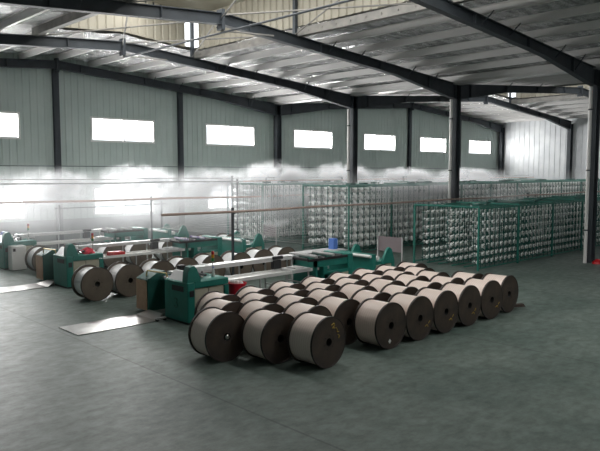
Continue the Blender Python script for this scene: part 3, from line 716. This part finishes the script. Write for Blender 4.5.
# ---------------------------------------------------------------- overhead pipes on posts
def pipe(y, z, x0, x1, r, m, label, posts, sagz=.0, mpost='greypipe', tilt=0, base=0):
    t = empty('overhead_pipe', (0, y, 0), label, 'pipe', rz=tilt)
    q = MB(); n_ = 40; pts = []
    for i in range(n_ + 1):
        x = x0 + (x1 - x0) * i / n_; pts.append((x, .02 * math.sin(x * 1.3), z + .012 * math.sin(x * .9) + sagz * (x - x0) / (x1 - x0)))
    q.path(pts, r, n=8, mi=0); q.build('pipe', m, t)
    for x in posts:
        zz = z + .012 * math.sin(x * .9) + sagz * (x - x0) / (x1 - x0)
        p = MB(); p.box(x - .03, x + .03, -.03 + r + .03, .03 + r + .03, base, zz + .12); p.box(x - .04, x + .04, -r, r + .03, zz - r - .03, zz - r + .002); p.build('post', mpost, t)
    return t
pipe(15.0, 2.22, 9.3, 48, .035, 'brown', 'thick brown pipe carried low above the near machines', [11.75, 30, 42], mpost='steel', tilt=.008)
pipe(26.3, 2.22, 1.0, 48, .042, 'pink', 'faded pink pipe running above the middle machines', [14.6, 37.5, 44], mpost='steel', tilt=-.148)
pipe(24.33, 2.92, 19.5, 48.6, .03, 'pink', 'upper pink mist pipe carried on top of the rear creel', [21, 26.5, 32, 37.5, 43], mpost='steel', base=2.785)
pipe(24.33, 2.92, 1.0, 19.5, .03, 'greypipe', 'upper grey mist pipe in front of the lower windows', [3, 19.2], mpost='steel')
pipe(24.75, 3.07, 1.0, 48.6, .018, 'greypipe', 'thin grey pipe just above the upper mist pipe', [3, 19.2], mpost='steel')
pipe(24.9, 1.95, 10.6, 15.6, .02, 'steel', 'short thin dark pipe slung under the pink pipe', [10.8, 15.4], mpost='steel')

# ---------------------------------------------------------------- mist from the humidifier jets
def blob(loc, rad, m, label=None):
    mb = MB(); n_, k_ = 20, 12
    for j in range(k_ + 1):
        th = math.pi * j / k_
        for i in range(n_):
            ph = 2 * math.pi * i / n_; mb.v.append((rad[0] * math.sin(th) * math.cos(ph), rad[1] * math.sin(th) * math.sin(ph), rad[2] * math.cos(th)))
    for j in range(k_):
        for i in range(n_): mb.f.append((j * n_ + i, j * n_ + (i + 1) % n_, (j + 1) * n_ + (i + 1) % n_, (j + 1) * n_ + i)); mb.mi.append(0); mb.sm.append(True)
    o = mb.build('mist', m, None, loc); return tag(o, label or 'white humidifier mist', 'mist', None, 'stuff')
blob((10.9, 25.6, 2.75), (1.9, 1.2, .95), 'mist', 'white mist plume by the left wind column')
blob((14.6, 25.6, 2.9), (2.2, 1.2, 1.0), 'mist', 'white mist plume over the second lower window')
blob((18.4, 25.4, 2.8), (2.0, 1.2, .95), 'mist', 'white mist plume right of the second lower window')
blob((22.0, 24.8, 2.95), (2.8, 1.4, 1.15), 'mist', 'tall white mist plume over the furthest creel')
blob((27.0, 24.8, 2.95), (3.0, 1.4, 1.1), 'mist', 'white mist plume left of the middle column')
blob((32.5, 24.6, 2.9), (3.2, 1.4, .9), 'mist', 'white mist plume right of the middle column')
blob((39.5, 24.6, 2.9), (4.0, 1.6, .9), 'mist', 'white mist plume toward the far corner')
blob((20.2, 21.9, 1.9), (2.6, 1.2, 1.05), 'soft', 'soft mist drifting between the two rear creels')
blob((26.5, 22.2, 2.6), (3.0, 1.1, .6), 'soft', 'soft mist over the middle creel')
blob((24.0, 17.2, 2.45), (5.0, .7, .65), 'soft', 'soft mist curling over the middle creel front')
blob((34, 21.5, 2.7), (6.0, 1.6, .55), 'soft', 'soft mist lying along the tops of the creels')
blob((15.5, 24.6, 2.25), (4.5, 1.0, .7), 'soft', 'soft mist sinking in front of the lower windows')
blob((24.3, 13.4, 2.3), (1.6, .9, .8), volume_mat('thin_mist', .35, 1.2, .36, .62), 'thin grey mist drifting down at the near creel')
blob((18.0, 20.2, 1.25), (.9, .5, .22), 'mist', 'small mist jet by the far guide board')
# thin haze hanging low over the back of the hall, thickest at pipe height along the windows
def haze_mat():
    m = bpy.data.materials.new('thin_haze'); m.use_nodes = True; n, l = nodes(m); n.remove(n['Principled BSDF'])
    v = n.new('ShaderNodeVolumePrincipled'); v.inputs['Color'].default_value = (.97, .98, 1, 1); v.inputs['Anisotropy'].default_value = .3
    tc = n.new('ShaderNodeTexCoord'); sp = n.new('ShaderNodeSeparateXYZ'); l.new(tc.outputs['Object'], sp.inputs[0])
    t = n.new('ShaderNodeTexNoise'); t.inputs['Scale'].default_value = .45; t.inputs['Detail'].default_value = 3; l.new(tc.outputs['Object'], t.inputs[0])
    def mr(src, a, b, c, d):
        r = n.new('ShaderNodeMapRange'); r.interpolation_type = 'SMOOTHSTEP'
        for i, q in enumerate((a, b, c, d)): r.inputs[i + 1].default_value = q
        l.new(src, r.inputs[0]); return r.outputs[0]
    def mul(a, b):
        q = n.new('ShaderNodeMath'); q.operation = 'MULTIPLY'; l.new(a, q.inputs[0]); l.new(b, q.inputs[1]); return q.outputs[0]
    zf = mr(sp.outputs[2], 2.3, 3.7, 1, 0); zl = mr(sp.outputs[2], .7, 2.0, .10, 1)
    yf = mr(sp.outputs[1], 18.0, 26.5, .10, 1); nf = mr(t.outputs[0], .3, .7, .4, 1.3); xf = mr(sp.outputs[0], 30, 46, 1, .6)
    k = n.new('ShaderNodeMath'); k.operation = 'MULTIPLY'; k.inputs[1].default_value = HAZE
    l.new(mul(mul(mul(zf, zl), mul(yf, nf)), xf), k.inputs[0]); l.new(k.outputs[0], v.inputs['Density']); l.new(v.outputs[0], n['Material Output'].inputs['Volume'])
    return m
HAZE = .19
tag(MB().box(.2, XE - .6, 14.5, 27.25, .02, 3.8).build('haze', haze_mat()), 'thin white haze hanging over the back of the hall', 'haze', None, 'stuff')
